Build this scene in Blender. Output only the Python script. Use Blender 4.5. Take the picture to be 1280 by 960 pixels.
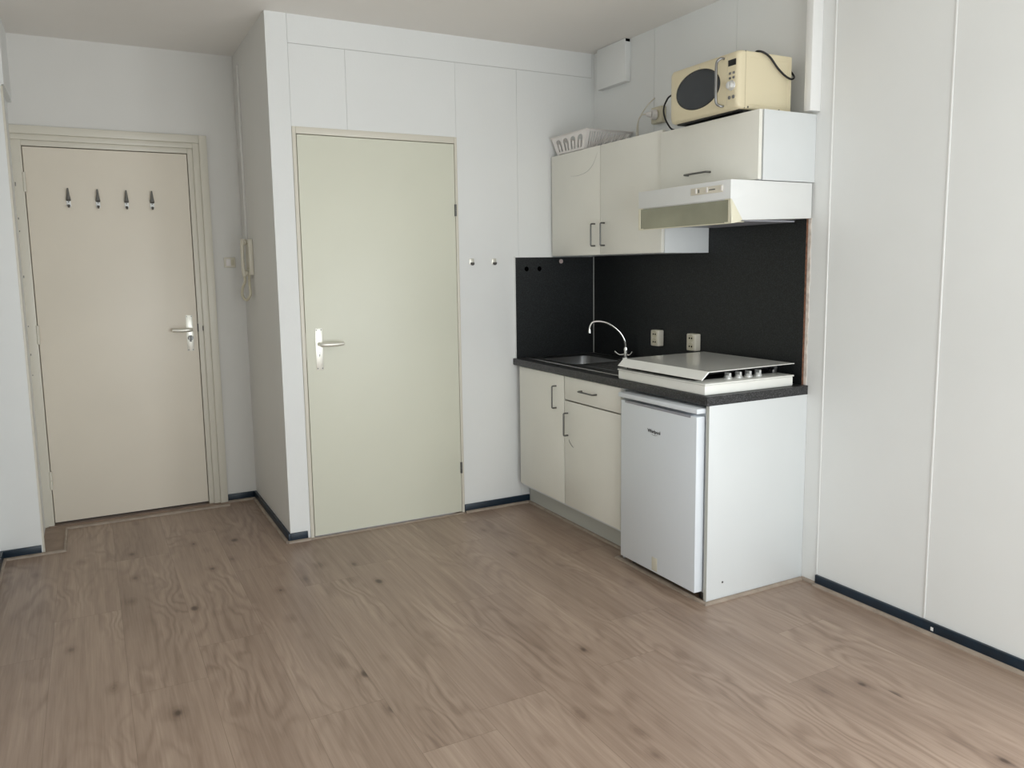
import bpy, bmesh, math, random
from mathutils import Vector, Matrix
random.seed(7)
PI = math.pi
for o in list(bpy.data.objects):
    bpy.data.objects.remove(o)
SC = bpy.context.scene
COL = SC.collection

# ------------------------------------------------------------------ camera, light, exposure
cam_d = bpy.data.cameras.new('camera'); cam = bpy.data.objects.new('camera', cam_d); COL.objects.link(cam)
cam.rotation_mode = 'XYZ'
cam.rotation_euler = (1.44399594, 0.0141575875, -0.489983111)
cam.location = (-0.827402175, -3.98714304, 1.37665549)
cam_d.sensor_fit = 'HORIZONTAL'; cam_d.sensor_width = 36.0
cam_d.lens = 994.338 * 36.0 / 1280.0
cam_d.shift_y = -20.0 / 1280.0
cam_d.clip_start = 0.02
SC.camera = cam

SC.view_settings.view_transform = 'Standard'
SC.view_settings.look = 'None'
SC.view_settings.gamma = 1.0
SC.view_settings.use_curve_mapping = False
SC.view_settings.exposure = 0.0

world = bpy.data.worlds.new('overcast_sky'); SC.world = world; world.use_nodes = True
wb = world.node_tree.nodes['Background']
wb.inputs['Color'].default_value = (0.80, 0.90, 1.0, 1); wb.inputs['Strength'].default_value = 1.0

WX0, WX1, WZ0, WZ1, WY = -0.50, 1.76, 0.06, 1.92, -4.80      # the window opening behind the camera
def area(name, loc, rot, sx, sy, power, colr):
    d = bpy.data.lights.new(name, 'AREA'); d.shape = 'RECTANGLE'; d.size = sx; d.size_y = sy
    d.energy = power; d.color = colr
    o = bpy.data.objects.new(name, d); COL.objects.link(o); o.location = loc; o.rotation_euler = rot
    return o
area('window_daylight', ((WX0 + WX1) / 2, WY - 0.10, (WZ0 + WZ1) / 2), (math.radians(90), 0, 0),
     WX1 - WX0 + 0.1, WZ1 - WZ0 + 0.1, 65.0, (0.94, 0.985, 1.0))

RY0, RY1, RZ0_, RZ1_ = -4.45, -3.05, 0.10, 1.95                 # unseen window added in the right wall for more even fill light
area('side_fill_light', (1.855 + 0.14, (RY0 + RY1) / 2, (RZ0_ + RZ1_) / 2), (math.radians(90), 0, math.radians(90)),
     RY1 - RY0 + 0.1, RZ1_ - RZ0_ + 0.1, 46.0, (0.94, 0.985, 1.0))

# ------------------------------------------------------------------ materials
def lin(c):
    r = []
    for v in c[:3]:
        v = v / 255.0
        r.append(v / 12.92 if v <= 0.04045 else ((v + 0.055) / 1.055) ** 2.4)
    return (r[0], r[1], r[2], 1.0)

def mat(name, rgb, rough=0.5, metal=0.0, bump=0.0, bscale=200.0, mottle=0.0, mscale=2.0, rgb2=None, coat=0.0,
        speck=None, speck_scale=500.0, spec=0.5):
    m = bpy.data.materials.new(name); m.use_nodes = True
    nt = m.node_tree; n = nt.nodes; l = nt.links
    b = n['Principled BSDF']
    b.inputs['Base Color'].default_value = lin(rgb)
    b.inputs['Roughness'].default_value = rough
    b.inputs['Metallic'].default_value = metal
    b.inputs['Specular IOR Level'].default_value = spec
    if coat: b.inputs['Coat Weight'].default_value = coat
    tc = n.new('ShaderNodeTexCoord')
    if mottle > 0 or rgb2:
        nz = n.new('ShaderNodeTexNoise'); nz.inputs['Scale'].default_value = mscale; nz.inputs['Detail'].default_value = 4
        l.new(tc.outputs['Object'], nz.inputs['Vector'])
        r = n.new('ShaderNodeValToRGB'); r.color_ramp.elements[0].position = 0.35; r.color_ramp.elements[1].position = 0.68
        c2 = rgb2 if rgb2 else tuple(v * (1 - mottle) for v in rgb)
        r.color_ramp.elements[0].color = lin(c2); r.color_ramp.elements[1].color = lin(rgb)
        l.new(nz.outputs['Fac'], r.inputs['Fac']); l.new(r.outputs['Color'], b.inputs['Base Color'])
    if speck:
        nz = n.new('ShaderNodeTexNoise'); nz.inputs['Scale'].default_value = speck_scale; nz.inputs['Detail'].default_value = 2
        l.new(tc.outputs['Object'], nz.inputs['Vector'])
        r = n.new('ShaderNodeValToRGB'); r.color_ramp.elements[0].position = 0.45; r.color_ramp.elements[1].position = 0.72
        r.color_ramp.elements[0].color = lin(rgb); r.color_ramp.elements[1].color = lin(speck)
        l.new(nz.outputs['Fac'], r.inputs['Fac']); l.new(r.outputs['Color'], b.inputs['Base Color'])
    if bump > 0:
        nz = n.new('ShaderNodeTexNoise'); nz.inputs['Scale'].default_value = bscale; nz.inputs['Detail'].default_value = 3
        l.new(tc.outputs['Object'], nz.inputs['Vector'])
        bp = n.new('ShaderNodeBump'); bp.inputs['Strength'].default_value = bump; bp.inputs['Distance'].default_value = 0.002
        l.new(nz.outputs['Fac'], bp.inputs['Height']); l.new(bp.outputs['Normal'], b.inputs['Normal'])
    return m

M = {}
M['wall']    = mat('painted_wall', (238, 239, 237), 0.55, bump=0.12, bscale=90, mottle=0.02, mscale=1.3)
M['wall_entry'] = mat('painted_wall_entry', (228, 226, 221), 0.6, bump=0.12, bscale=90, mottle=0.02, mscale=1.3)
M['ceiling'] = mat('ceiling_paint', (242, 238, 232), 0.8, bump=0.1, bscale=60, mottle=0.02, mscale=0.9)
M['groove']  = mat('panel_backing', (196, 196, 192), 0.8)
M['bead']    = mat('white_gloss_trim', (240, 240, 238), 0.35)
M['frame']   = mat('cream_frame_paint', (222, 217, 203), 0.38, bump=0.08, bscale=60)
M['door1']   = mat('entry_door_paint', (238, 229, 213), 0.42, bump=0.05, bscale=50, mottle=0.03, mscale=1.1)
M['door2']   = mat('inner_door_paint', (228, 228, 211), 0.40, bump=0.05, bscale=50, mottle=0.02, mscale=1.4)
M['base']    = mat('dark_blue_baseboard', (16, 40, 58), 0.38, mottle=0.25, mscale=9)
M['quarter'] = mat('laminate_edge_bead', (164, 149, 134), 0.5, mottle=0.12, mscale=18)
M['thresh']  = mat('threshold_laminate', (160, 138, 121), 0.5, mottle=0.12, mscale=12)
M['cab']     = mat('cream_cabinet_front', (240, 238, 228), 0.42, mottle=0.02, mscale=2.5)
M['cabside'] = mat('white_cabinet_side', (222, 225, 225), 0.38, mottle=0.015, mscale=2.0)
M['plinth']  = mat('grey_plinth', (188, 188, 180), 0.5)
M['lam']     = mat('black_speckled_laminate', (15, 17, 18), 0.48, speck=(50, 54, 55), speck_scale=330, bump=0.08, bscale=400, spec=0.4)
M['top']     = mat('dark_speckled_worktop', (34, 34, 35), 0.38, speck=(86, 86, 88), speck_scale=260, spec=0.45)
M['chip']    = mat('raw_chipboard_edge', (130, 90, 68), 0.9, mottle=0.35, mscale=60)
M['torn']    = mat('bare_plaster_edge', (236, 226, 216), 0.9, mottle=0.15, mscale=40)
M['steel']   = mat('stainless_steel', (150, 150, 150), 0.30, 1.0)
M['steel_l'] = mat('satin_knob_metal', (226, 226, 224), 0.3, 0.5)
M['chrome']  = mat('chrome', (225, 225, 222), 0.10, 1.0)
M['alu']     = mat('light_aluminium', (232, 230, 220), 0.34, 0.6)
M['dmetal']  = mat('dark_steel_handle', (112, 112, 110), 0.35, 0.85)
M['hmetal']  = mat('grey_hook_metal', (104, 102, 97), 0.55, 0.4)
M['black']   = mat('black_plastic', (20, 20, 21), 0.4)
M['dark']    = mat('dark_hole', (3, 3, 3), 1.0, spec=0.0)
M['white']   = mat('white_enamel', (238, 238, 232), 0.22, coat=0.3)
M['lid']     = mat('metallic_hob_lid', (226, 226, 220), 0.2, 0.05, coat=0.35)
M['fridge']  = mat('white_fridge_enamel', (226, 231, 236), 0.34, bump=0.05, bscale=700)
M['fgrey']   = mat('grey_fridge_grip', (150, 151, 158), 0.4)
M['plastic'] = mat('white_plastic', (236, 231, 227), 0.38)
M['ivory']   = mat('ivory_plastic', (222, 216, 200), 0.4)
M['beigepl'] = mat('yellowed_plastic', (206, 199, 176), 0.45)
M['mwcream'] = mat('cream_microwave_enamel', (224, 212, 180), 0.3, coat=0.25)
M['mwglass'] = mat('dark_microwave_glass', (44, 48, 52), 0.12)
M['hood']    = mat('white_hood_enamel', (228, 229, 227), 0.32)
M['hoodcr']  = mat('cream_hood_plastic', (226, 221, 198), 0.4)
M['logo']    = mat('dark_badge_print', (40, 40, 44), 0.4)
M['tape']    = mat('old_tape_residue', (214, 209, 192), 0.6)
M['rubber']  = mat('black_rubber_cord', (22, 22, 24), 0.45)
M['pink']    = mat('pinkish_cap', (190, 172, 168), 0.5)
def visor_mat():
    m = mat('smoked_visor', (190, 190, 166), 0.2, mottle=0.10, mscale=5)
    b = m.node_tree.nodes['Principled BSDF']
    b.inputs['Transmission Weight'].default_value = 0.35
    return m
M['visor'] = visor_mat()

def floor_mat():
    m = bpy.data.materials.new('oak_laminate'); m.use_nodes = True
    nt = m.node_tree; n = nt.nodes; l = nt.links; b = n['Principled BSDF']
    def N(t, **k):
        x = n.new(t)
        for a, v in k.items():
            if a in ('operation', 'blend_type', 'data_type', 'attribute_name', 'feature', 'noise_dimensions', 'interpolation_type'): setattr(x, a, v)
            else: x.inputs[a].default_value = v
        return x
    def math_(op, a, b_=None, c=None):
        x = n.new('ShaderNodeMath'); x.operation = op
        for i, v in enumerate((a, b_, c)):
            if v is None: continue
            if isinstance(v, (int, float)): x.inputs[i].default_value = v
            else: l.new(v, x.inputs[i])
        return x.outputs[0]
    tc = N('ShaderNodeTexCoord'); at = N('ShaderNodeAttribute', attribute_name='rnd')
    uv = N('ShaderNodeUVMap'); uv.uv_map = 'UVMap'
    sx = N('ShaderNodeSeparateXYZ'); l.new(tc.outputs['Object'], sx.inputs[0])
    sa = N('ShaderNodeSeparateColor'); l.new(at.outputs['Color'], sa.inputs[0])
    r1, r2, r3 = sa.outputs[0], sa.outputs[1], sa.outputs[2]
    ox = math_('ADD', sx.outputs[0], math_('MULTIPLY', r1, 37.0))
    oy = math_('ADD', sx.outputs[1], math_('MULTIPLY', r2, 53.0))
    def vec(ax, ay, az=0.0):
        c = N('ShaderNodeCombineXYZ')
        for i, v in enumerate((ax, ay, az)):
            if isinstance(v, (int, float)): c.inputs[i].default_value = v
            else: l.new(v, c.inputs[i])
        return c.outputs[0]
    def noise(v, scale, det=4.0, rough=0.55, dist=0.0):
        x = N('ShaderNodeTexNoise'); x.inputs['Scale'].default_value = scale; x.inputs['Detail'].default_value = det
        x.inputs['Roughness'].default_value = rough; x.inputs['Distortion'].default_value = dist
        l.new(v, x.inputs['Vector']); return x.outputs['Fac']
    wob = noise(vec(math_('MULTIPLY', ox, 6.0), math_('MULTIPLY', oy, 2.5)), 1.0, 2.0)
    # knots: sparse stretched cells
    kv = vec(math_('ADD', math_('MULTIPLY', ox, 7.5), math_('MULTIPLY', wob, 0.3)), math_('MULTIPLY', oy, 4.2))
    vo = N('ShaderNodeTexVoronoi'); vo.inputs['Scale'].default_value = 1.0; l.new(kv, vo.inputs['Vector'])
    vo.inputs['Randomness'].default_value = 0.9
    kd = vo.outputs['Distance']
    kc = N('ShaderNodeSeparateColor'); l.new(vo.outputs['Color'], kc.inputs[0])
    gate = math_('GREATER_THAN', kc.outputs[0], 0.25)
    ksize = math_('MULTIPLY_ADD', math_('POWER', kc.outputs[1], 2.0), 0.085, 0.050)
    def smooth(v, a, bb):
        x = N('ShaderNodeMapRange'); x.interpolation_type = 'SMOOTHSTEP'
        l.new(v, x.inputs[0])
        for i, q in ((1, a), (2, bb)):
            if isinstance(q, (int, float)): x.inputs[i].default_value = q
            else: l.new(q, x.inputs[i])
        x.inputs[3].default_value = 1.0; x.inputs[4].default_value = 0.0
        return x.outputs[0]
    knot = math_('MULTIPLY', smooth(kd, math_('MULTIPLY', ksize, 0.35), math_('MULTIPLY', ksize, 1.3)), gate)
    halo = math_('MULTIPLY', smooth(kd, 0.0, 0.30), gate)
    # cathedral rings : contours of a stretched field pulled around the knots
    f1 = noise(vec(math_('MULTIPLY', ox, 5.5), math_('MULTIPLY', oy, 0.55)), 1.0, 1.0, 0.4)
    vr = N('ShaderNodeTexVoronoi'); vr.inputs['Scale'].default_value = 1.0
    l.new(vec(math_('ADD', math_('MULTIPLY', ox, 6.5), math_('MULTIPLY', wob, 1.1)), math_('ADD', math_('MULTIPLY', oy, 1.25), math_('MULTIPLY', wob, 0.6))), vr.inputs['Vector'])
    field = math_('ADD', math_('MULTIPLY', f1, 5.0), math_('MULTIPLY', vr.outputs['Distance'], 5.5))
    field = math_('ADD', field, math_('MULTIPLY', noise(vec(math_('MULTIPLY', ox, 45), math_('MULTIPLY', oy, 2)), 1.0, 3), 0.8))
    rings = math_('SINE', math_('MULTIPLY', field, 6.0))
    rings = math_('MULTIPLY_ADD', rings, 0.5, 0.5)
    rings = math_('POWER', rings, 1.8)
    fine = noise(vec(math_('MULTIPLY', ox, 170), math_('MULTIPLY', oy, 4.5)), 1.0, 3.0, 0.6)
    streak = noise(vec(math_('MULTIPLY', ox, 42), math_('MULTIPLY', oy, 1.3)), 1.0, 3.0, 0.5)
    tone = noise(vec(math_('MULTIPLY', ox, 5), math_('MULTIPLY', oy, 0.7)), 1.0, 2.0, 0.5)
    rm = N('ShaderNodeMapRange'); l.new(noise(vec(math_('MULTIPLY', ox, 3.5), math_('MULTIPLY', oy, 1.1)), 1.0, 1.0), rm.inputs[0]); rm.inputs[1].default_value = 0.42; rm.inputs[2].default_value = 0.62; ringmask = rm.outputs[0]
    v = math_('MULTIPLY', math_('MULTIPLY', math_('SUBTRACT', rings, 0.4), ringmask), -0.17)
    v = math_('ADD', v, math_('MULTIPLY', math_('SUBTRACT', fine, 0.5), 0.34))
    v = math_('ADD', v, math_('MULTIPLY', math_('SUBTRACT', streak, 0.5), 0.38))
    v = math_('ADD', v, math_('MULTIPLY', math_('SUBTRACT', tone, 0.5), 0.45))
    v = math_('ADD', v, math_('MULTIPLY', math_('SUBTRACT', r3, 0.5), 0.05))
    v = math_('ADD', v, math_('MULTIPLY', halo, math_('MULTIPLY_ADD', math_('SINE', math_('MULTIPLY', kd, 75.0)), -0.03, -0.22)))
    v = math_('ADD', v, 0.56)
    cr = N('ShaderNodeValToRGB'); e = cr.color_ramp.elements
    e[0].position = 0.12; e[0].color = lin((92, 72, 59)); e[1].position = 0.92; e[1].color = lin((192, 172, 155))
    x = e.new(0.42); x.color = lin((138, 116, 100)); x = e.new(0.66); x.color = lin((164, 142, 125))
    l.new(v, cr.inputs['Fac'])
    mx = N('ShaderNodeMix', data_type='RGBA'); mx.inputs['B'].default_value = lin((70, 50, 38))
    l.new(cr.outputs['Color'], mx.inputs['A']); l.new(math_('MULTIPLY', knot, 0.95), mx.inputs['Factor'])
    # plank joints
    su = N('ShaderNodeSeparateXYZ'); l.new(uv.outputs[0], su.inputs[0])
    jx = math_('LESS_THAN', su.outputs[0], 0.0011); jy = math_('LESS_THAN', su.outputs[1], 0.0013)
    j = math_('MAXIMUM', jx, jy)
    m2 = N('ShaderNodeMix', data_type='RGBA'); m2.inputs['B'].default_value = lin((104, 84, 70))
    l.new(mx.outputs['Result'], m2.inputs['A']); l.new(math_('MULTIPLY', j, 0.8), m2.inputs['Factor'])
    l.new(m2.outputs['Result'], b.inputs['Base Color'])
    b.inputs['Roughness'].default_value = 0.38; b.inputs['Specular IOR Level'].default_value = 0.7
    bp = N('ShaderNodeBump'); bp.inputs['Strength'].default_value = 0.12; bp.inputs['Distance'].default_value = 0.0015
    l.new(math_('ADD', fine, math_('MULTIPLY', j, -2.0)), bp.inputs['Height']); l.new(bp.outputs['Normal'], b.inputs['Normal'])
    return m
M['floor'] = floor_mat()

# ------------------------------------------------------------------ mesh helpers (everything is modelled in room metres)
class MB:
    def __init__(self):
        self.bm = bmesh.new(); self.mi = 0
    def _tag(self, fs, smooth=False):
        for f in fs:
            f.material_index = self.mi; f.smooth = smooth
    def box(self, x0, x1, y0, y1, z0, z1, bev=0.0, seg=2):
        x0, x1 = min(x0, x1), max(x0, x1); y0, y1 = min(y0, y1), max(y0, y1); z0, z1 = min(z0, z1), max(z0, z1)
        bm = bmesh.new()
        bmesh.ops.create_cube(bm, size=1.0)
        for v in bm.verts:
            v.co = Vector(((x0 + x1) / 2 + v.co.x * (x1 - x0), (y0 + y1) / 2 + v.co.y * (y1 - y0), (z0 + z1) / 2 + v.co.z * (z1 - z0)))
        if bev > 0:
            r_ = bmesh.ops.bevel(bm, geom=list(bm.edges), offset=bev, segments=seg, profile=0.5, affect='EDGES')
            for f in r_['faces']: f.smooth = True
        self._merge(bm, None)
        return self
    def _merge(self, bm, smooth=False, mtx=None):
        for f in bm.faces:
            pass
        if mtx is not None: bmesh.ops.transform(bm, matrix=mtx, verts=list(bm.verts))
        mp = {v: self.bm.verts.new(v.co) for v in bm.verts}
        for f in bm.faces:
            try:
                g = self.bm.faces.new([mp[v] for v in f.verts]); g.material_index = self.mi; g.smooth = f.smooth if smooth is None else smooth
            except ValueError: pass
        bm.free()
    def prism(self, pts, axis, a, b, bev=0.0):
        """pts: 2-D outline in the two other axes (x,y / x,z / y,z order), swept from a to b on axis"""
        bm = bmesh.new()
        def P(p, t):
            return {'x': (t, p[0], p[1]), 'y': (p[0], t, p[1]), 'z': (p[0], p[1], t)}[axis]
        A = [bm.verts.new(P(p, a)) for p in pts]; B = [bm.verts.new(P(p, b)) for p in pts]
        bm.faces.new(A); bm.faces.new(B[::-1])
        n = len(pts)
        for i in range(n): bm.faces.new((A[i], B[i], B[(i + 1) % n], A[(i + 1) % n]))
        bmesh.ops.recalc_face_normals(bm, faces=list(bm.faces))
        if bev > 0:
            r_ = bmesh.ops.bevel(bm, geom=list(bm.edges), offset=bev, segments=2, profile=0.5, affect='EDGES')
            for f in r_['faces']: f.smooth = True
        self._merge(bm, None)
        return self
    def cyl(self, p0, p1, r0, r1=None, n=24, sm=True):
        if r1 is None: r1 = r0
        return self.tube([p0, p1], [r0, r1], n, smooth_path=False, sm=sm)
    def tube(self, pts, r, n=12, smooth_path=True, sm=True, caps=True, flat=None):
        pts = [Vector(p) for p in pts]
        rs = list(r) if isinstance(r, (list, tuple)) else [r] * len(pts)
        if smooth_path and len(pts) > 2:
            np_, nr = [], []
            K = 8
            for i in range(len(pts) - 1):
                p0 = pts[max(i - 1, 0)]; p1 = pts[i]; p2 = pts[i + 1]; p3 = pts[min(i + 2, len(pts) - 1)]
                for k in range(K):
                    t = k / K
                    q = 0.5 * ((2 * p1) + (-p0 + p2) * t + (2 * p0 - 5 * p1 + 4 * p2 - p3) * t * t + (-p0 + 3 * p1 - 3 * p2 + p3) * t ** 3)
                    np_.append(q); nr.append(rs[i] * (1 - t) + rs[i + 1] * t)
            np_.append(pts[-1]); nr.append(rs[-1]); pts, rs = np_, nr
        up = None; rings = []
        for i, p in enumerate(pts):
            d = (pts[min(i + 1, len(pts) - 1)] - pts[max(i - 1, 0)]).normalized()
            if up is None:
                up = Vector((0, 0, 1)) if abs(d.z) < 0.9 else Vector((1, 0, 0))
            a = d.cross(up).normalized(); up = a.cross(d).normalized()
            fa, fb = flat if flat else (1, 1)
            rings.append([self.bm.verts.new(p + a * math.cos(2 * PI * k / n) * rs[i] * fa + up * math.sin(2 * PI * k / n) * rs[i] * fb) for k in range(n)])
        for i in range(len(rings) - 1):
            for k in range(n):
                f = self.bm.faces.new((rings[i][k], rings[i][(k + 1) % n], rings[i + 1][(k + 1) % n], rings[i + 1][k])); f.smooth = sm; f.material_index = self.mi
        if caps:
            for rg in (rings[0][::-1], rings[-1]):
                f = self.bm.faces.new(rg); f.material_index = self.mi
        return self
    def ball(self, c, r, sc=(1, 1, 1), n=16):
        bm = bmesh.new(); bmesh.ops.create_uvsphere(bm, u_segments=n, v_segments=n // 2 + 2, radius=r)
        for v in bm.verts: v.co = Vector(c) + Vector((v.co.x * sc[0], v.co.y * sc[1], v.co.z * sc[2]))
        self._merge(bm, True); return self
    def loops(self, lps, closed=True, cap_last=False, cap_first=False, sm=True):
        R = [[self.bm.verts.new(p) for p in lp] for lp in lps]; n = len(R[0])
        for i in range(len(R) - 1):
            for k in range(n):
                f = self.bm.faces.new((R[i][k], R[i][(k + 1) % n], R[i + 1][(k + 1) % n], R[i + 1][k])); f.smooth = sm; f.material_index = self.mi
        if cap_last: f = self.bm.faces.new(R[-1]); f.material_index = self.mi
        if cap_first: f = self.bm.faces.new(R[0][::-1]); f.material_index = self.mi
        return self
    def build(self, name, mats, parent=None, recalc=True, origin=None):
        if recalc: bmesh.ops.recalc_face_normals(self.bm, faces=list(self.bm.faces))
        if parent is not None:
            org = Vector(parent['_org'])
        elif origin is not None: org = Vector(origin)
        else:
            xs = [v.co for v in self.bm.verts]
            org = Vector(((min(c.x for c in xs) + max(c.x for c in xs)) / 2, (min(c.y for c in xs) + max(c.y for c in xs)) / 2, min(c.z for c in xs)))
        for v in self.bm.verts: v.co -= org
        me = bpy.data.meshes.new(name); self.bm.to_mesh(me); self.bm.free()
        for m in (mats if isinstance(mats, (list, tuple)) else [mats]): me.materials.append(m)
        o = bpy.data.objects.new(name, me); COL.objects.link(o)
        if parent is not None: o.parent = parent
        else: o.location = org
        o['_org'] = tuple(org)
        return o

def thing(name, label, cat, loc, group=None):
    o = bpy.data.objects.new(name, None); COL.objects.link(o); o.location = loc; o['_org'] = tuple(loc)
    o.empty_display_size = 0.05
    return tag(o, label, cat, group)
def tag(o, label, cat, group=None):
    o['label'] = label; o['category'] = cat
    if group: o['group'] = group
    return o
def struct(o):
    o['kind'] = 'structure'; return o
def rrect(x0, x1, y0, y1, z, r, k=6):
    pts = []
    for cx, cy, a0 in ((x1 - r, y1 - r, 0), (x0 + r, y1 - r, 90), (x0 + r, y0 + r, 180), (x1 - r, y0 + r, 270)):
        for i in range(k + 1):
            a = math.radians(a0 + 90 * i / k); pts.append((cx + r * math.cos(a), cy + r * math.sin(a), z))
    return pts

# ------------------------------------------------------------------ room constants
H = 2.585          # ceiling
XL = -1.285        # left wall
K = 1.855          # kitchen wall
D = 0.913          # entry wall depth
YF = WY            # front wall (behind the camera)

# floor of individual planks (one surface mesh)
def make_floor():
    bm = bmesh.new(); uvl = bm.loops.layers.uv.new('UVMap'); cl = bm.loops.layers.float_color.new('rnd')
    W = 0.24; L = 1.38
    x = -0.075 - 6 * W
    joints = {5: -0.45, 6: -1.85}
    i = 0
    while x < 2.05:
        off = {2: -0.47, 3: -1.23, 4: -0.98, 5: -1.66, 6: -0.61, 7: -1.87, 8: -1.10, 9: -0.45, 10: -1.55, 11: -0.85, 12: -1.95, 13: -0.3}.get(i, random.uniform(-1.3, 0))
        y = off
        while y > -5.6: y -= L
        while y < 1.1:
            x0, x1 = max(x, -1.6), min(x + W, 2.05); y0, y1 = max(y, -5.4), min(y + L, 1.1)
            if x1 > x0 and y1 > y0:
                vs = [bm.verts.new(c) for c in ((x0, y0, 0), (x1, y0, 0), (x1, y1, 0), (x0, y1, 0))]
                f = bm.faces.new(vs); col = (random.random(), random.random(), random.random(), 1)
                for lp, u in zip(f.loops, ((0, 0), (x1 - x0, 0), (x1 - x0, y1 - y0), (0, y1 - y0))):
                    lp[uvl].uv = u; lp[cl] = col
            y += L
        x += W; i += 1
    bmesh.ops.recalc_face_normals(bm, faces=list(bm.faces))
    for f in bm.faces:
        if f.normal.z < 0: f.normal_flip()
    me = bpy.data.meshes.new('floor'); bm.to_mesh(me); bm.free(); me.materials.append(M['floor'])
    o = bpy.data.objects.new('floor', me); COL.objects.link(o); struct(o)
make_floor()

struct(MB().box(-1.6, 2.05, -5.4, 1.1, H, H + 0.1).build('ceiling', M['ceiling']))

# back wall (y = 0) with the inner door's opening, faced with boards that leave hairline seams
DX0, DX1, DZ = 0.103, 0.972, 2.064
b = MB(); b.mi = 1
b.box(0.1002, DX0, 0.004, 0.10, 0, H); b.box(DX1, K + 0.1, 0.004, 0.10, 0, H); b.box(DX0, DX1, 0.004, 0.10, DZ, H)
b.mi = 0
g = 0.0007
b.box(0.0003, DX0 - g, -0.0008, 0.0002, 0, H)
b.box(0.1002, DX0 - g, 0.0, 0.004, 0, H)
b.box(DX0 + g, 1.838, -0.0, 0.004, 2.452, H)
b.box(1.840, K, -0.002, 0.004, 1.9, H)
for x0, x1, z0 in ((DX0, 0.380, DZ), (0.380, DX1, DZ), (DX1, 1.342, 0), (1.342, 1.840, 0)):
    b.box(x0 + g, x1 - g * 0.6, 0.0, 0.004, z0, 2.449)
struct(b.build('wall_back', [M['wall'], M['groove']]))
# side of the closet box and the entry wall
struct(MB().box(0.0, 0.10, 0.0001, D + 0.1, 0, H).build('wall_closet_side', M['wall_entry']))
EX0, EX1, EZ = -1.175, -0.168, 2.132
b = MB(); b.box(-1.6, EX0 + 0.02, D, D + 0.12, 0, H); b.box(EX1 - 0.02, 0.0, D, D + 0.12, 0, H); b.box(EX0 + 0.02, EX1 - 0.02, D, D + 0.12, EZ - 0.02, H)
struct(b.build('wall_entry', M['wall_entry']))
# left wall, and the thick return beside the entry door
struct(MB().box(XL - 0.1, XL, YF - 0.1, 0.455, 0, H).build('wall_left', M['wall']))
b = MB(); b.box(XL - 0.1, -1.116, 0.470, D, 0, 2.243); b.box(XL - 0.1, -1.094, 0.462, D, 2.243, H); b.box(XL - 0.1, -1.103, 0.455, 0.470, 0, 2.243, 0.002)
struct(b.build('wall_left_return', M['wall']))
struct(MB().box(-1.110, -1.099, 0.4545, 0.4705, 0, 2.236, 0.003).build('trim_1', M['frame']))

# kitchen / right wall
g = 0.0014
b = MB(); b.mi = 1; b.box(K + 0.004, K + 0.1, RY1, 0.10, 0, H); b.box(K + 0.004, K + 0.1, YF - 0.1, RY0, 0, H); b.box(K + 0.004, K + 0.1, RY0, RY1, 0, RZ0_); b.box(K + 0.004, K + 0.1, RY0, RY1, RZ1_, H); b.mi = 0
for y0, y1 in ((-0.558, 0.0), (-1.152, -0.558), (-1.600, -1.152), (-1.700, -1.600), (-2.203, -1.700), (-2.80, -2.203), (RY1, -2.80), (YF, RY0)):
    b.box(K, K + 0.004, y0 + g, y1 - g * 0.5, 0, H)
b.box(K, K + 0.004, RY0, RY1, 0, RZ0_); b.box(K, K + 0.004, RY0, RY1, RZ1_, H)
struct(b.build('wall_right', [M['wall'], M['groove']]))
n = 2
for y in (-1.700, -2.200, -2.797):
    struct(MB().box(K - 0.003, K + 0.001, y - 0.0035, y + 0.0035, 0.05, H, 0.001).build('trim_%d' % n, M['bead'])); n += 1
# boxed-in pipe above the cabinets
struct(MB().box(1.797, K, -1.637, -1.603, 1.985, H, 0.002).build('trim_%d' % n, M['bead'])); n += 1

# front wall with the window (behind the camera)
b = MB(); b.box(XL - 0.1, WX0, YF - 0.1, YF, 0, H); b.box(WX1, K + 0.1, YF - 0.1, YF, 0, H)
b.box(WX0, WX1, YF - 0.1, YF, 0, WZ0); b.box(WX0, WX1, YF - 0.1, YF, WZ1, H)
struct(b.build('wall_front', M['wall']))
b = MB(); t = 0.05
b.box(WX0, WX0 + t, YF - 0.08, YF + 0.01, WZ0, WZ1); b.box(WX1 - t, WX1, YF - 0.08, YF + 0.01, WZ0, WZ1)
b.box(WX0 + t, WX1 - t, YF - 0.08, YF + 0.01, WZ0, WZ0 + t); b.box(WX0 + t, WX1 - t, YF - 0.08, YF + 0.01, WZ1 - t, WZ1)
xm = (WX0 + WX1) / 2; b.box(xm - 0.03, xm + 0.03, YF - 0.07, YF, WZ0 + t, WZ1 - t)
w = b.build('window_1', M['bead']); struct(w)
MB().box(WX0 - 0.04, WX1 + 0.04, YF + 0.010, YF + 0.14, WZ0 - 0.03, WZ0, 0.004).build('window_sill', M['bead'], w)

b = MB(); t = 0.05
b.box(K - 0.01, K + 0.08, RY0, RY0 + t, RZ0_, RZ1_); b.box(K - 0.01, K + 0.08, RY1 - t, RY1, RZ0_, RZ1_)
b.box(K - 0.01, K + 0.08, RY0 + t, RY1 - t, RZ0_, RZ0_ + t); b.box(K - 0.01, K + 0.08, RY0 + t, RY1 - t, RZ1_ - t, RZ1_)
struct(b.build('added_side_window', M['bead']))  # frame of the added, unseen side window around the fill light

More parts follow.
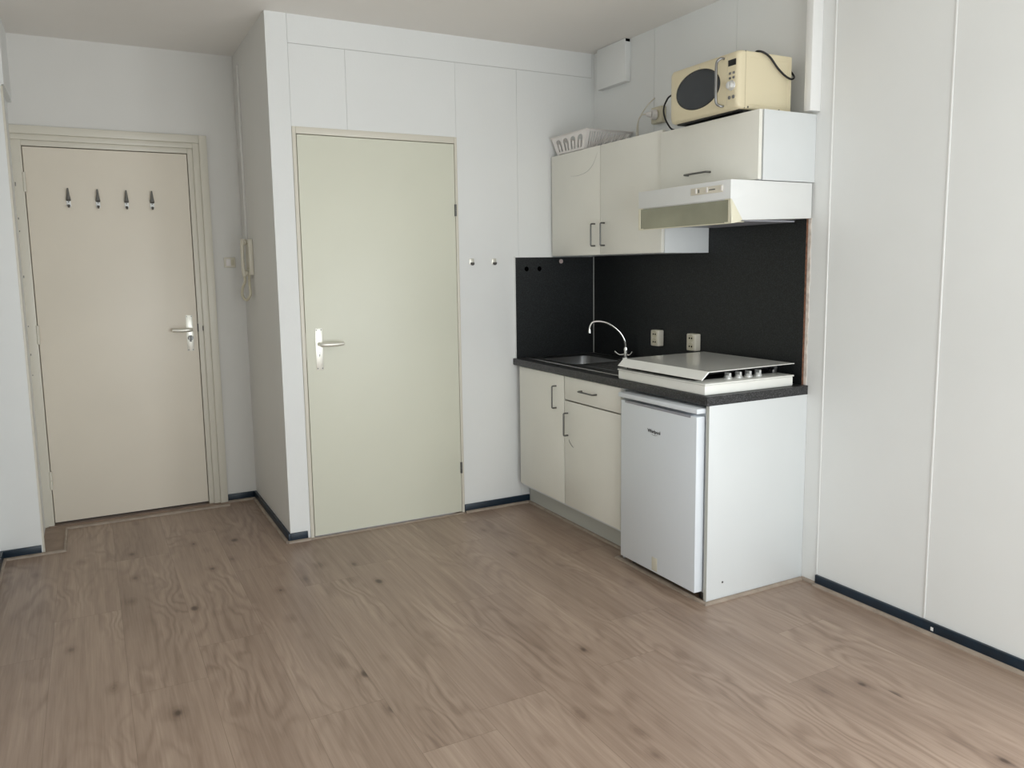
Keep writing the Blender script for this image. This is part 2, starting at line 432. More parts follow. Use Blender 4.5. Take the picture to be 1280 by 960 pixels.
# baseboards
BH = 0.047; BT = 0.013
def base(name, *bx):
    struct(MB().box(*bx, 0.002).build(name, M['base']))
base('baseboard_left', XL, XL + BT, YF, 0.455 - BT, 0, BH)
base('baseboard_left_return', XL, -1.113, 0.455 - BT, 0.455, 0, BH)
base('baseboard_entry', EX1, -BT, D - BT, D, 0, BH)
base('baseboard_closet_side', -BT, 0, -BT, D, 0, BH)
base('baseboard_back_left', 0.0, 0.087, -BT, 0, 0, BH)
base('baseboard_back', 0.972, 1.39, -BT, 0, 0, BH)
base('baseboard_right', K - BT, K, YF, -1.702, 0, BH)
base('baseboard_front', XL + BT, K - BT, YF, YF + BT, 0, BH)
tagc = MB().box(K - BT - 0.0004, K - BT + 0.001, -2.247, -2.236, 0.018, 0.032, 0.0003).build('trim_20', M['bead']); struct(tagc)
# pale quarter-round beads along the floor's edge
def bead(pts, w=0.012, h=0.012):
    """pts: floor polyline ; w: width to the left of travel"""
    global n
    b = MB(); P = [Vector((p[0], p[1])) for p in pts]
    nrm = []
    for i in range(len(P) - 1):
        d = (P[i + 1] - P[i]).normalized(); nrm.append(Vector((-d.y, d.x)))
    prof = [(0, 0), (w, 0), (w * 0.92, h * 0.45), (w * 0.6, h * 0.85), (w * 0.15, h), (0, h)]
    secs = []
    for i, p in enumerate(P):
        if i == 0: m = nrm[0]
        elif i == len(P) - 1: m = nrm[-1]
        else:
            m = (nrm[i - 1] + nrm[i]); m = m / m.dot(nrm[i])
        secs.append([(p.x + m.x * q[0], p.y + m.y * q[0], q[1]) for q in prof])
    b.loops(secs, cap_first=True, cap_last=True, sm=False)
    struct(b.build('trim_%d' % n, M['quarter'])); n += 1
bead([(XL + BT, 0.455 - BT), (-1.018, 0.455 - BT), (-1.018, 0.815), (-0.168, 0.815), (-0.168, D - BT - 0.0005)][:0] or
     [(XL + BT, YF + 0.3), (XL + BT, 0.442), (-1.018, 0.442), (-1.018, 0.835), (EX1, 0.835)][::-1])
bead([(-BT, -BT), (-BT, D - BT), (EX1 + 0.0, D - BT)])
bead([(0.10, -BT), (-BT, -BT)])
bead([(1.378, -BT), (0.975, -BT)])
bead([(0.972, -0.008), (0.10, -0.008)], w=0.010, h=0.006)
bead([(1.388, -1.02), (1.388, -BT)])
bead([(1.842, -1.622), (1.306, -1.622), (1.306, -1.02), (1.376, -1.02)], w=0.014)
bead([(K - BT, YF + 0.3), (K - BT, -1.70)], w=0.014)
bead([(K, -1.70), (K, -1.622)], w=0.013)
# raised threshold board in front of the entry door
b = MB(); b.box(-1.128, -1.018, 0.455, D - 0.03, 0.0005, 0.003); b.box(-1.018, EX1, 0.835, D - 0.03, 0.0005, 0.003)
struct(b.build('trim_%d' % n, M['thresh'])); n += 1

# ------------------------------------------------------------------ doors
def screw(b, x, y, z, r=0.003):
    b.cyl((x, y, z), (x, y - 0.0012, z), r, n=12)
def lever(parent, x, y, z, sx, length, mat_):
    b = MB()
    b.cyl((x, y, z), (x, y - 0.045, z), 0.0085, n=16)
    b.tube([(x, y - 0.036, z), (x + sx * 0.006, y - 0.047, z), (x + sx * 0.022, y - 0.052, z), (x + sx * length * 0.6, y - 0.052, z - 0.001), (x + sx * length, y - 0.047, z + 0.001)],
           [0.010, 0.0118, 0.0115, 0.0115, 0.0100], n=14, flat=(1.0, 1.0))
    b.ball((x + sx * length, y - 0.047, z + 0.001), 0.0098, (0.5, 1, 1))
    return b.build('door_lever', mat_, parent)

# inner door (door_1)
b = MB(); fy = -0.008
b.box(DX0, 0.121, fy, 0.09, 0, DZ, 0.002); b.box(0.957, DX1, fy, 0.09, 0, DZ, 0.002); b.box(0.121, 0.957, fy, 0.09, 2.031, DZ, 0.002)
b.box(0.121, 0.136, 0.035, 0.09, 0, 2.031); b.box(0.942, 0.957, 0.035, 0.09, 0, 2.031); b.box(0.136, 0.942, 0.035, 0.09, 2.016, 2.031)
fr = struct(b.build('trim_%d' % n, M['frame'])); n += 1
b = MB(); b.box(0.1245, 0.9545, -0.006, 0.033, 0.011, 2.0275, 0.0015)
d1 = struct(b.build('door_1', M['door2']))
b = MB(); b.box(0.170, 0.207, -0.0085, -0.006, 0.872, 1.082, 0.0008); pl = b.build('handle_plate', M['alu'], d1)
lever(pl, 0.188, -0.008, 1.003, 1, 0.112, M['alu'])
for sx in (0.1765, 0.2005):
    for z in (0.880, 1.074): b = MB(); screw(b, sx, -0.0085, z); b.build('screw', M['dmetal'], pl)
b = MB(); b.cyl((0.1885, -0.0085, 0.948), (0.1885, -0.0095, 0.948), 0.0035, n=12); b.box(0.182, 0.195, -0.0092, -0.0085, 0.956, 0.9575); b.box(0.187, 0.190, -0.0093, -0.0085, 0.9385, 0.948)
b.build('keyhole', M['dmetal'], pl)
for z0 in (0.233, 1.650):
    b = MB(); b.cyl((0.956, -0.010, z0), (0.956, -0.010, z0 + 0.028), 0.0055, n=12); b.cyl((0.956, -0.010, z0 + 0.030), (0.956, -0.010, z0 + 0.062), 0.0055, n=12)
    b.box(0.950, 0.962, -0.0085, -0.004, z0, z0 + 0.062); b.build('hinge', M['dmetal'], d1)
# strike edge of the frame
MB().box(0.1212, 0.1232, -0.0105, -0.002, 0.93, 1.06).build('strike_plate', M['frame'], d1)

# entry door (door_2) in its layered frame
b = MB()
b.box(EX1 - 0.042, EX1, D - 0.022, D + 0.05, 0, EZ, 0.003); b.box(-1.127, EX1 - 0.042, D - 0.022, D + 0.05, EZ - 0.042, EZ, 0.003)
b.box(EX1 - 0.076, EX1 - 0.042, D - 0.010, D + 0.05, 0, EZ - 0.042, 0.002); b.box(-1.127, EX1 - 0.076, D - 0.010, D + 0.05, EZ - 0.071, EZ - 0.042, 0.002)
b.box(-0.2715, EX1 - 0.076, D + 0.002, D + 0.06, 0, EZ - 0.071, 0.002); b.box(-1.127, -0.2715, D + 0.002, D + 0.06, 2.033, EZ - 0.071, 0.002)
b.box(-1.127, -1.071, D - 0.004, D + 0.06, 0, EZ - 0.071, 0.002)
b.box(-1.071, -1.055, D + 0.046, D + 0.06, 0, 2.033); b.box(-0.288, -0.2715, D + 0.046, D + 0.06, 0, 2.033); b.box(-1.055, -0.288, D + 0.046, D + 0.06, 2.015, 2.033)
struct(b.build('trim_%d' % n, M['frame'])); n += 1
b = MB(); b.box(-1.0675, -0.2755, D + 0.004, D + 0.044, 0.020, 2.0285, 0.002)
d2 = struct(b.build('door_2', M['door1']))
yy = D + 0.004
b = MB(); b.box(-0.337, -0.300, yy - 0.003, yy, 0.920, 1.127, 0.0008); pl = b.build('handle_plate', M['alu'], d2)
lever(pl, -0.312, yy - 0.0025, 1.045, -1, 0.100, M['alu'])
for sx in (-0.3305, -0.3065):
    for z in (0.928, 1.119): b = MB(); screw(b, sx, yy - 0.003, z); b.build('screw', M['dmetal'], pl)
b = MB(); b.cyl((-0.3165, yy - 0.003, 0.996), (-0.3165, yy - 0.022, 0.996), 0.015, 0.013, n=20); b.box(-0.3195, -0.3135, yy - 0.030, yy - 0.02, 0.984, 1.008, 0.001)
b.box(-0.3215, -0.3115, yy - 0.010, yy - 0.003, 0.974, 0.990, 0.001)
b.build('lock_knob', M['dmetal'], pl)
for z0 in (0.208, 1.002, 1.797):
    b = MB(); b.cyl((-1.0695, D - 0.003, z0), (-1.0695, D - 0.003, z0 + 0.049), 0.0075, n=12); b.cyl((-1.0695, D - 0.003, z0 + 0.051), (-1.0695, D - 0.003, z0 + 0.100), 0.0075, n=12)
    b.build('hinge', M['frame'], d2)
b = MB(); b.box(-0.2738, -0.2712, D - 0.001, D + 0.014, 1.030, 1.075); b.box(-0.248, -0.2455, D - 0.012, D - 0.002, 1.035, 1.062)
b.build('strike_plate', M['black'], d2)
struct(MB().box(-1.071, -0.2715, D + 0.044, D + 0.058, 0.0, 0.018).build('trim_%d' % n, M['black'])); n += 1
struct(MB().box(-1.098, EX1, D - 0.03, D + 0.06, 0.0, 0.006).build('trim_%d' % n, M['thresh'])); n += 1
# old chips on the frame beside the return
b = MB()
for z, s in ((1.835, 0.020), (1.66, 0.010), (1.595, 0.006), (1.36, 0.012), (1.10, 0.006), (0.95, 0.010), (0.84, 0.005)):
    b.box(-1.112, -1.108, D - 0.0055, D - 0.0035, z - s / 2, z + s / 2, 0.0004)
b.build('paint_chip', M['dmetal'], d2)

# coat hooks on the entry door
hk = ['first coat hook from the left on the entry door', 'second coat hook from the left on the entry door', 'third coat hook from the left on the entry door', 'coat hook nearest the handle side, last of four on the entry door']
def coat_hook(x, z, label):
    y = yy
    t = thing('coat_hook', label, 'hook', (x, y, z - 0.045), 'coat hooks on the entry door')
    MB().box(x - 0.0105, x + 0.0105, y - 0.004, y, z - 0.034, z + 0.004, 0.001).build('hook_plate', M['bead'], t)
    b = MB(); b.tube([(x, y - 0.003, z - 0.002), (x, y - 0.014, z + 0.004), (x, y - 0.018, z + 0.030), (x, y - 0.020, z + 0.062)], [0.0110, 0.0112, 0.0070, 0.0034], n=14, flat=(1.0, 0.35))
    b.build('upper_prong', M['hmetal'], t)
    b = MB(); b.tube([(x, y - 0.002, z - 0.028), (x, y - 0.012, z - 0.035), (x, y - 0.024, z - 0.034), (x, y - 0.028, z - 0.027)], [0.005, 0.005, 0.0055, 0.007], n=12)
    b.build('lower_prong', M['hmetal'], t)
    for q, rr in ((0.010, 0.0032), (0.025, 0.0028)): b = MB(); screw(b, x, y - 0.003, z - q, rr); b.build('screw', M['dmetal'], t)
for x, z, lb in ((-0.876, 1.760, hk[0]), (-0.737, 1.758, hk[1]), (-0.598, 1.757, hk[2]), (-0.470, 1.757, hk[3])): coat_hook(x, z, lb)
# towel hooks on the back wall
for x, lb in ((1.048, 'small square wall hook left of its twin, nearer the cream inner door'), (1.185, 'small square wall hook right of its twin, nearer the dark splashback')):
    z = 1.405
    t = thing('wall_hook', lb, 'hook', (x, 0, z - 0.02), 'square hooks on the back wall')
    MB().box(x - 0.014, x + 0.014, -0.004, 0.0, z - 0.014, z + 0.018, 0.001).build('hook_plate', M['alu'], t)
    b = MB(); b.tube([(x, -0.003, z - 0.006), (x, -0.010, z - 0.014), (x, -0.020, z - 0.013), (x, -0.024, z - 0.004)], [0.006, 0.006, 0.006, 0.0055], n=10, flat=(1.3, 0.7)); b.build('prong', M['dmetal'], t)

# light switch beside the entry door
t = thing('light_switch', 'small ivory light switch on the wall right of the entry door frame', 'switch', (-0.078, D, 1.394))
MB().box(-0.110, -0.047, D - 0.010, D, 1.394, 1.453, 0.003).build('switch_plate', M['ivory'], t)
MB().box(-0.100, -0.074, D - 0.014, D - 0.010, 1.403, 1.444, 0.002).build('rocker', M['plastic'], t)
MB().box(-0.071, -0.056, D - 0.013, D - 0.010, 1.408, 1.440, 0.001).build('rocker', M['beigepl'], t)
# intercom handset on the closet side wall with its cable trunking
t = thing('intercom', 'white wall intercom with curled cord on the closet side wall', 'intercom', (0, 0.64, 1.33))
MB().box(-0.024, 0.0, 0.590, 0.690, 1.350, 1.548, 0.005).build('base_unit', M['ivory'], t)
b = MB(); b.tube([(-0.044, 0.645, 1.345), (-0.048, 0.645, 1.375), (-0.050, 0.645, 1.445), (-0.048, 0.645, 1.515), (-0.043, 0.645, 1.548)], [0.014, 0.013, 0.0095, 0.013, 0.014], n=14, flat=(1.9, 0.75))
b.ball((-0.036, 0.645, 1.532), 0.018, (0.8, 1.2, 0.95)); b.ball((-0.036, 0.645, 1.362), 0.018, (0.8, 1.2, 0.95)); b.build('handset', M['ivory'], t)
MB().box(-0.0262, -0.024, 0.603, 0.677, 1.520, 1.526).build('cradle', M['beigepl'], t); MB().box(-0.0262, -0.024, 0.603, 0.677, 1.385, 1.391).build('cradle', M['beigepl'], t)
b = MB()
pts = [(-0.044, 0.645, 1.345), (-0.043, 0.648, 1.315), (-0.055, 0.668, 1.275), (-0.056, 0.670, 1.235), (-0.040, 0.645, 1.212), (-0.024, 0.618, 1.238), (-0.022, 0.622, 1.275), (-0.022, 0.635, 1.32), (-0.018, 0.64, 1.352)]
b.tube(pts, 0.0075, n=10); b.build('cord', M['beigepl'], t)
tag(MB().box(-0.012, 0.0, 0.735, 0.757, 1.552, 2.50, 0.002).build('cable_duct', M['wall_entry']), 'thin painted cable duct running down the closet side wall behind the intercom', 'cable duct')

# ------------------------------------------------------------------ kitchen
CX = 1.31          # plane of the lower fronts
YE = -1.620        # free end of the kitchen
ZW = 0.857         # worktop height
def bar_handle(parent, p0, p1, out, r=0.0042):
    """D-shaped bar handle from p0 to p1 standing off by vector out"""
    p0 = Vector(p0); p1 = Vector(p1); o = Vector(out); d = (p1 - p0).normalized() * 0.010
    b = MB(); b.tube([p0, p0 + o * 0.75, p0 + o * 0.96 + d * 0.3, p0 + o + d, (p0 + p1) / 2 + o, p1 + o - d, p1 + o * 0.96 - d * 0.3, p1 + o * 0.75, p1], r, n=10)
    return b.build('handle', M['dmetal'], parent)
# base cabinet
t = thing('base_cabinet', 'cream sink base cabinet with two doors and a drawer, left of the white fridge', 'cabinet', (1.6, -0.52, 0))
b = MB(); b.box(CX + 0.02, K - 0.012, -0.055, -0.039, 0.12, 0.819); b.box(CX + 0.02, K - 0.012, -1.03, -1.014, 0.0, 0.819)
b.box(CX + 0.02, K - 0.012, -1.014, -0.055, 0.12, 0.136); b.box(K - 0.030, K - 0.012, -1.014, -0.055, 0.136, 0.819); b.box(CX + 0.02, CX + 0.5, -0.546, -0.530, 0.136, 0.62)
b.build('carcass', M['cabside'], t)
MB().box(1.390, 1.406, -1.014, -0.016, 0.0, 0.145).build('plinth', M['plinth'], t)
dr = MB().box(CX, CX + 0.018, -0.527, -0.052, 0.138, 0.815, 0.0012).build('door', M['cab'], t)
bar_handle(dr, (CX, -0.452, 0.753), (CX, -0.452, 0.637), (-0.026, 0, 0))
dr = MB().box(CX, CX + 0.018, -1.025, -0.536, 0.138, 0.688, 0.0012).build('door', M['cab'], t)
bar_handle(dr, (CX, -0.566, 0.626), (CX, -0.566, 0.510), (-0.026, 0, 0))
b = MB(); b.tube([(CX - 0.0006, -0.576, 0.492), (CX - 0.0006, -0.584, 0.478), (CX - 0.0006, -0.605, 0.462), (CX - 0.0006, -0.622, 0.455)], [0.0006, 0.0018, 0.0016, 0.0005], n=6, flat=(1, 1)); b.build('scratch', M['dmetal'], dr)
dw = MB().box(CX, CX + 0.018, -1.025, -0.538, 0.695, 0.815, 0.0012).build('drawer', M['cab'], t)
bar_handle(dw, (CX, -0.700, 0.757), (CX, -0.828, 0.757), (-0.026, 0, 0))
# end panel
t = tag(MB().box(CX, K - 0.001, -1.620, -1.602, 0.0, 0.819, 0.001).build('end_panel', M['cabside']), 'tall white end panel closing the kitchen to the right of the fridge', 'panel')
b = MB(); b.cyl((1.395, -1.6200, 0.077), (1.395, -1.6212, 0.077), 0.0045, n=14); b.build('screw', M['dmetal'], t)
b = MB(); b.box(CX - 0.0008, CX, -1.6195, -1.6025, 0.001, 0.818); b.build('edge_band', M['plinth'], t)
# worktop with the sink cut-out
SX0, SX1, SY0, SY1 = 1.362, 1.762, -0.985, -0.045
b = MB()
b.prism([(CX - 0.013 + 0.004, 0.819), (CX - 0.013, 0.824), (CX - 0.013, 0.852), (CX - 0.0115, 0.8555), (CX - 0.008, ZW), (SX0 + 0.012, ZW), (SX0 + 0.012, 0.819)], 'y', YE - 0.001, -0.0015)
b.box(SX1 - 0.012, K - 0.013, YE - 0.001, -0.0115, 0.819, ZW)
b.box(SX0 + 0.012, SX1 - 0.012, SY1 - 0.012, -0.0115, 0.819, ZW)
b.box(SX0 + 0.012, SX1 - 0.012, YE - 0.001, SY0 + 0.012, 0.819, ZW)
b.box(K - 0.013, K - 0.001, YE - 0.001, -1.5965, 0.819, ZW)
tag(b.build('worktop', M['top']), 'dark speckled worktop running over the base cabinet and fridge', 'worktop')
# splashbacks
b = MB(); b.box(1.315, K - 0.0125, -0.011, -0.0005, 0.8575, 1.427); b.mi = 1
b.box(1.3125, 1.315, -0.0115, -0.0005, 0.8575, 1.4295); b.box(1.3125, 1.553, -0.0115, -0.0005, 1.427, 1.4295)
b.mi = 2
for x in (1.387, 1.471): b.cyl((x, -0.011, 1.362), (x, -0.0116, 1.362), 0.0135, n=20)
s = tag(b.build('splashback', [M['lam'], M['bead'], M['dark']]), 'short dark splashback on the back wall with two drilled holes', 'splashback')
b = MB(); b.cyl((1.616, -0.011, 1.403), (1.616, -0.0135, 1.403), 0.0125, n=24); b.build('cover_cap', M['pink'], s)
b = MB(); b.box(K - 0.012, K - 0.0005, -1.5955, -0.0005, 0.8575, 1.60); b.mi = 1; b.box(K - 0.012, K - 0.0005, -1.5965, -1.5955, 0.8575, 1.60)
b.mi = 2; b.box(K - 0.0150, K - 0.0125, -0.0155, -0.0115, 0.8575, 1.429)
s = tag(b.build('splashback', [M['lam'], M['chip'], M['groove']]), 'long dark splashback on the kitchen wall behind the hob', 'splashback')
# torn strip of bare plaster next to the splashback (irregular edge)
b = MB(); pts = []
random.seed(3)
zs = [0.858 + i * 0.7 / 26 for i in range(27)]
wd = [0.0155 + random.uniform(-0.0035, 0.002) for _ in zs]
for z, w_ in zip(zs, wd): pts.append((-1.5975 - w_, z))
outline = [(-1.5970, zs[0])] + pts + [(-1.5970, zs[-1])]
b.prism(outline, 'x', K - 0.0025, K - 0.0002)
b.build('torn_plaster_edge', M['torn'], s)

# sink
t = thing('sink', 'stainless inset sink with a square bowl and ridged drainer, left of the hob', 'sink', (1.59, -0.5, ZW))
bx0, bx1, by0, by1 = 1.415, 1.735, -0.46, -0.10
b = MB(); k = 6
L = [rrect(SX0, SX1, SY0, SY1, ZW + 0.0005, 0.03, k), rrect(SX0 + 0.002, SX1 - 0.002, SY0 + 0.002, SY1 - 0.002, ZW + 0.004, 0.03, k), rrect(SX0 + 0.008, SX1 - 0.008, SY0 + 0.008, SY1 - 0.008, ZW + 0.0048, 0.028, k),
     rrect(SX0 + 0.014, SX1 - 0.014, SY0 + 0.014, SY1 - 0.014, ZW + 0.0020, 0.026, k)]
L.append(rrect(bx0 - 0.006, bx1 + 0.006, by0 - 0.006, by1 + 0.006, ZW + 0.002, 0.065, k))
L.append(rrect(bx0, bx1, by0, by1, ZW - 0.003, 0.06, k))
L.append(rrect(bx0 + 0.004, bx1 - 0.004, by0 + 0.004, by1 - 0.004, ZW - 0.11, 0.056, k))
L.append(rrect(bx0 + 0.014, bx1 - 0.014, by0 + 0.014, by1 - 0.014, ZW - 0.135, 0.05, k))
L.append(rrect(bx0 + 0.05, bx1 - 0.05, by0 + 0.05, by1 - 0.05, ZW - 0.140, 0.03, k))
b.loops(L, cap_last=True)
b.build('bowl', M['steel'], t, recalc=True)
b = MB()
for i in range(7):
    x = 1.45 + i * 0.045; b.tube([(x, -0.52, ZW + 0.0002), (x, -0.95, ZW + 0.0005)], 0.0030, n=8, smooth_path=False)
b.build('drainer', M['steel'], t)
b = MB(); b.cyl((1.585, -0.28, ZW - 0.140), (1.585, -0.28, ZW - 0.136), 0.035, n=28); b.build('drain', M['chrome'], t)
# tap
t = thing('tap', 'chrome swan-neck tap rising behind the sink bowl', 'tap', (1.792, -0.405, ZW))
tx, ty = 1.792, -0.405
b = MB(); b.cyl((tx, ty, ZW), (tx, ty, ZW + 0.010), 0.024, 0.022); b.cyl((tx, ty, ZW + 0.010), (tx, ty, ZW + 0.060), 0.0125, 0.011)
b.cyl((tx, ty, ZW + 0.052), (tx, ty, ZW + 0.066), 0.014, 0.012); b.build('body', M['chrome'], t)
b = MB(); b.tube([(tx, ty, ZW + 0.06), (tx - 0.006, ty + 0.003, 0.960), (tx - 0.030, ty + 0.018, 1.010), (tx - 0.075, ty + 0.048, 1.053), (tx - 0.118, ty + 0.078, 1.068), (tx - 0.150, ty + 0.104, 1.062), (tx - 0.162, ty + 0.114, 1.035), (tx - 0.163, ty + 0.115, 1.018)],
                 [0.0085, 0.0085, 0.0075, 0.007, 0.007, 0.007, 0.007, 0.0075], n=14)
b.cyl((tx - 0.163, ty + 0.115, 1.022), (tx - 0.163, ty + 0.115, 1.004), 0.0088, 0.0095, n=14); b.build('spout', M['chrome'], t)
for sx_, sy_ in ((-0.03, 0.035), (0.015, -0.026)):
    b = MB(); b.tube([(tx, ty, ZW + 0.030), (tx + sx_ * 0.6, ty + sy_ * 0.6, ZW + 0.024), (tx + sx_, ty + sy_, ZW + 0.030), (tx + sx_ * 1.35, ty + sy_ * 1.35, ZW + 0.044)], [0.006, 0.005, 0.0045, 0.006], n=10)
    b.build('handle', M['chrome'], t)

# hob
t = thing('hob', 'white built-on gas hob with a metallic lid on the worktop end', 'hob', (1.55, -1.3, ZW))
HX0, HX1, HY0, HY1 = 1.303, 1.795, -1.600, -1.008
b = MB(); b.box(HX0 + 0.003, HX1 - 0.003, HY0 + 0.003, HY1 - 0.003, ZW, 0.8985, 0.006, 3); b.box(HX0, HX1, HY0, HY1, 0.8975, 0.905, 0.0035, 3)
b.build('body', M['white'], t)
for cx, cy in ((1.42, -1.15), (1.66, -1.15), (1.42, -1.38), (1.66, -1.38)):
    b = MB(); b.cyl((cx, cy, 0.901), (cx, cy, 0.909), 0.045, 0.036); b.cyl((cx, cy, 0.909), (cx, cy, 0.914), 0.030, 0.026)
    b.build('burner', M['black'], t)
MB().box(1.330, 1.772, -1.506, -1.035, 0.9045, 0.9062, 0.0005).build('gap_shade_plate', M['black'], t)  # black sheet on the hob top, painted shade for the gap under the lid
b = MB()
for y in (-1.05, -1.15, -1.265, -1.38, -1.475): b.tube([(1.33, y, 0.921), (1.765, y, 0.921)], 0.0032, n=8, smooth_path=False)
for x in (1.33, 1.42, 1.54, 1.66, 1.765): b.tube([(x, -1.05, 0.921), (x, -1.475, 0.921)], 0.0032, n=8, smooth_path=False)
for x in (1.33, 1.765):
    for y in (-1.05, -1.475): b.cyl((x, y, 0.901), (x, y, 0.921), 0.0032, n=8)
b.build('pan_support', M['black'], t)
for x in (1.487, 1.545, 1.600, 1.655):
    y = -1.530
    b = MB(); b.cyl((x, y, 0.9045), (x, y, 0.909), 0.0185, 0.0185, n=24); b.cyl((x, y, 0.909), (x, y, 0.919), 0.0165, 0.0125, n=24); b.box(x - 0.0055, x + 0.0055, y - 0.0155, y + 0.0155, 0.911, 0.930, 0.0025)
    kn = b.build('knob', M['steel_l'], t)
LY0, LY1 = -1.597, -1.035
b = MB()
prof_o = [(1.288, 0.924), (1.289, 0.9215), (1.322, 0.9495), (1.788, 0.9525), (1.800, 0.9480), (1.801, 0.950), (1.789, 0.9555), (1.320, 0.9530)]
b.prism([(1.2875, 0.9215), (1.2895, 0.9195), (1.323, 0.9485), (1.796, 0.9515), (1.796, 0.9545), (1.321, 0.9525)], 'y', LY0, LY1)
lid = b.build('lid', M['lid'], t)
MB().box(1.335, 1.775, LY0 + 0.09, LY1 - 0.01, 0.926, 0.9485, 0.004).build('lid_shade_block', M['black'], lid)  # black block added to stand in for the shade beneath the lid
b = MB()
b.prism([(1.2865, 0.9212), (1.289, 0.9185), (1.3245, 0.9478), (1.3205, 0.9530)], 'y', LY0 - 0.0008, LY0 + 0.003)
b.build('lid_edge', M['bead'], lid)
MB().prism([(1.2862, 0.9218), (1.2872, 0.9212), (1.3208, 0.9524), (1.3200, 0.9530)], 'y', LY0, LY1).build('front_flap', M['white'], lid)
for y in (-1.50, -1.12):
    b = MB(); b.box(1.760, 1.786, y - 0.012, y + 0.012, 0.9, 0.921, 0.002); b.cyl((1.776, y - 0.014, 0.928), (1.776, y + 0.014, 0.928), 0.009, n=14); b.box(1.770, 1.782, y - 0.010, y + 0.010, 0.928, 0.952)
    b.build('hinge', M['steel'], t)

# fridge
FX = 1.27; FY0, FY1 = -1.592, -1.083
t = thing('fridge', 'white tabletop fridge standing under the worktop beside the end panel', 'fridge', (1.55, -1.34, 0))
MB().box(FX + 0.050, 1.80, FY0, FY1 + 0.02, 0.035, 0.788, 0.003).build('body', M['fridge'], t)
dr = MB().box(FX, FX + 0.044, FY0, FY1, 0.044, 0.774, 0.004).build('door', M['fridge'], t)
MB().box(FX + 0.044, FX + 0.050, FY0 + 0.008, FY1 - 0.008, 0.055, 0.770).build('gasket', M['fgrey'], dr)
MB().box(FX - 0.0012, FX + 0.02, -1.555, -1.115, 0.7655, 0.7752, 0.001).build('grip', M['fgrey'], dr)
MB().box(FX - 0.002, 1.80, FY0 - 0.003, FY1 + 0.02, 0.7855, 0.8065, 0.004).build('top', M['fridge'], t)
for x in (1.345, 1.76):
    for y in (-1.56, -1.10):
        b = MB(); b.cyl((x, y, 0.0), (x, y, 0.036), 0.016, n=16); b.build('foot', M['dmetal'], t)
MB().box(FX - 0.0005, FX, -1.352, -1.315, 0.052, 0.112, 0.0001).build('tape_mark', M['tape'], dr)
def text_mesh(name, s, size, loc, parent, m, width=None):
    cu = bpy.data.curves.new(name, 'FONT'); cu.body = s; cu.size = size; cu.extrude = 0.0005; cu.offset = 0.0004
    cu.align_x = 'LEFT'
    to = bpy.data.objects.new(name, cu); COL.objects.link(to)
    dg = bpy.context.evaluated_depsgraph_get(); dg.update()
    me = bpy.data.meshes.new_from_object(to.evaluated_get(dg)); bpy.data.objects.remove(to)
    xs = [v.co.x for v in me.vertices]; w0 = max(xs) - min(xs); x0 = min(xs)
    f = (width / w0) if width else 1.0
    org = Vector(parent['_org'])
    for v in me.vertices:
        p = Vector((loc[0] - v.co.z, loc[1] - (v.co.x - x0) * f, loc[2] + v.co.y)); v.co = p - org
    me.materials.clear(); me.materials.append(m)
    o = bpy.data.objects.new(name, me); COL.objects.link(o); o.parent = parent; o['_org'] = tuple(org)
    return o
text_mesh('brand_badge', 'Whirlpool', 0.021, (FX - 0.0004, -1.279, 0.661), dr, M['logo'], width=0.086)
b = MB(); b.tube([(FX - 0.0005, -1.305, 0.6555), (FX - 0.0005, -1.322, 0.6520), (FX - 0.0005, -1.338, 0.6530), (FX - 0.0005, -1.350, 0.6570)], [0.0003, 0.0008, 0.0008, 0.0003], n=6); b.build('badge_swoosh', M['dmetal'], dr)

# wall cabinets
UX = 1.555
t = thing('wall_cabinet', 'tall cream double-door wall cabinet beneath the white dish rack', 'cabinet', (1.7, -0.5, 1.43))
b = MB(); b.box(UX + 0.02, K - 0.0135, -0.018, -0.0125, 1.43, 1.987); b.box(UX + 0.02, K - 0.0135, -1.005, -0.989, 1.43, 1.987, 0.0008)
b.box(UX + 0.02, K - 0.0135, -0.989, -0.018, 1.43, 1.446); b.box(UX + 0.02, K - 0.0135, -0.989, -0.018, 1.971, 1.987); b.box(K - 0.03, K - 0.0135, -0.989, -0.018, 1.446, 1.971)
b.build('carcass', M['cabside'], t)
dr = MB().box(UX, UX + 0.018, -0.499, -0.014, 1.432, 1.989, 0.0012).build('door', M['cab'], t)
bar_handle(dr, (UX, -0.452, 1.593), (UX, -0.452, 1.479), (-0.026, 0, 0))
b = MB(); b.tube([(UX - 0.0004, -0.215, 1.863), (UX - 0.0004, -0.29, 1.858), (UX - 0.0004, -0.38, 1.87), (UX - 0.0004, -0.44, 1.905), (UX - 0.0004, -0.475, 1.955)], [0.0004, 0.0012, 0.001, 0.001, 0.0004], n=6); b.build('scratch', M['plinth'], dr)
dr = MB().box(UX, UX + 0.018, -1.004, -0.503, 1.432, 1.989, 0.0012).build('door', M['cab'], t)
bar_handle(dr, (UX, -0.540, 1.593), (UX, -0.540, 1.479), (-0.026, 0, 0))
CX3 = 1.540
t = thing('wall_cabinet', 'short flap-door wall cabinet above the extractor hood, carrying the microwave', 'cabinet', (1.7, -1.31, 1.705))
b = MB(); b.box(CX3 + 0.0245, K - 0.001, -1.620, -1.604, 1.703, 1.975, 0.0008); b.box(CX3 + 0.021, K - 0.001, -1.024, -1.008, 1.703, 1.975)
b.box(CX3 + 0.021, K - 0.001, -1.604, -1.024, 1.703, 1.719); b.box(CX3 + 0.021, K - 0.001, -1.604, -1.024, 1.959, 1.975); b.box(K - 0.017, K - 0.001, -1.604, -1.024, 1.719, 1.959)
b.build('carcass', M['cabside'], t)
dr = MB().box(CX3, CX3 + 0.018, -1.618, -1.012, 1.706, 1.974, 0.0012).build('door', M['cab'], t)
bar_handle(dr, (CX3, -1.205, 1.762), (CX3, -1.345, 1.762), (-0.026, 0, 0))
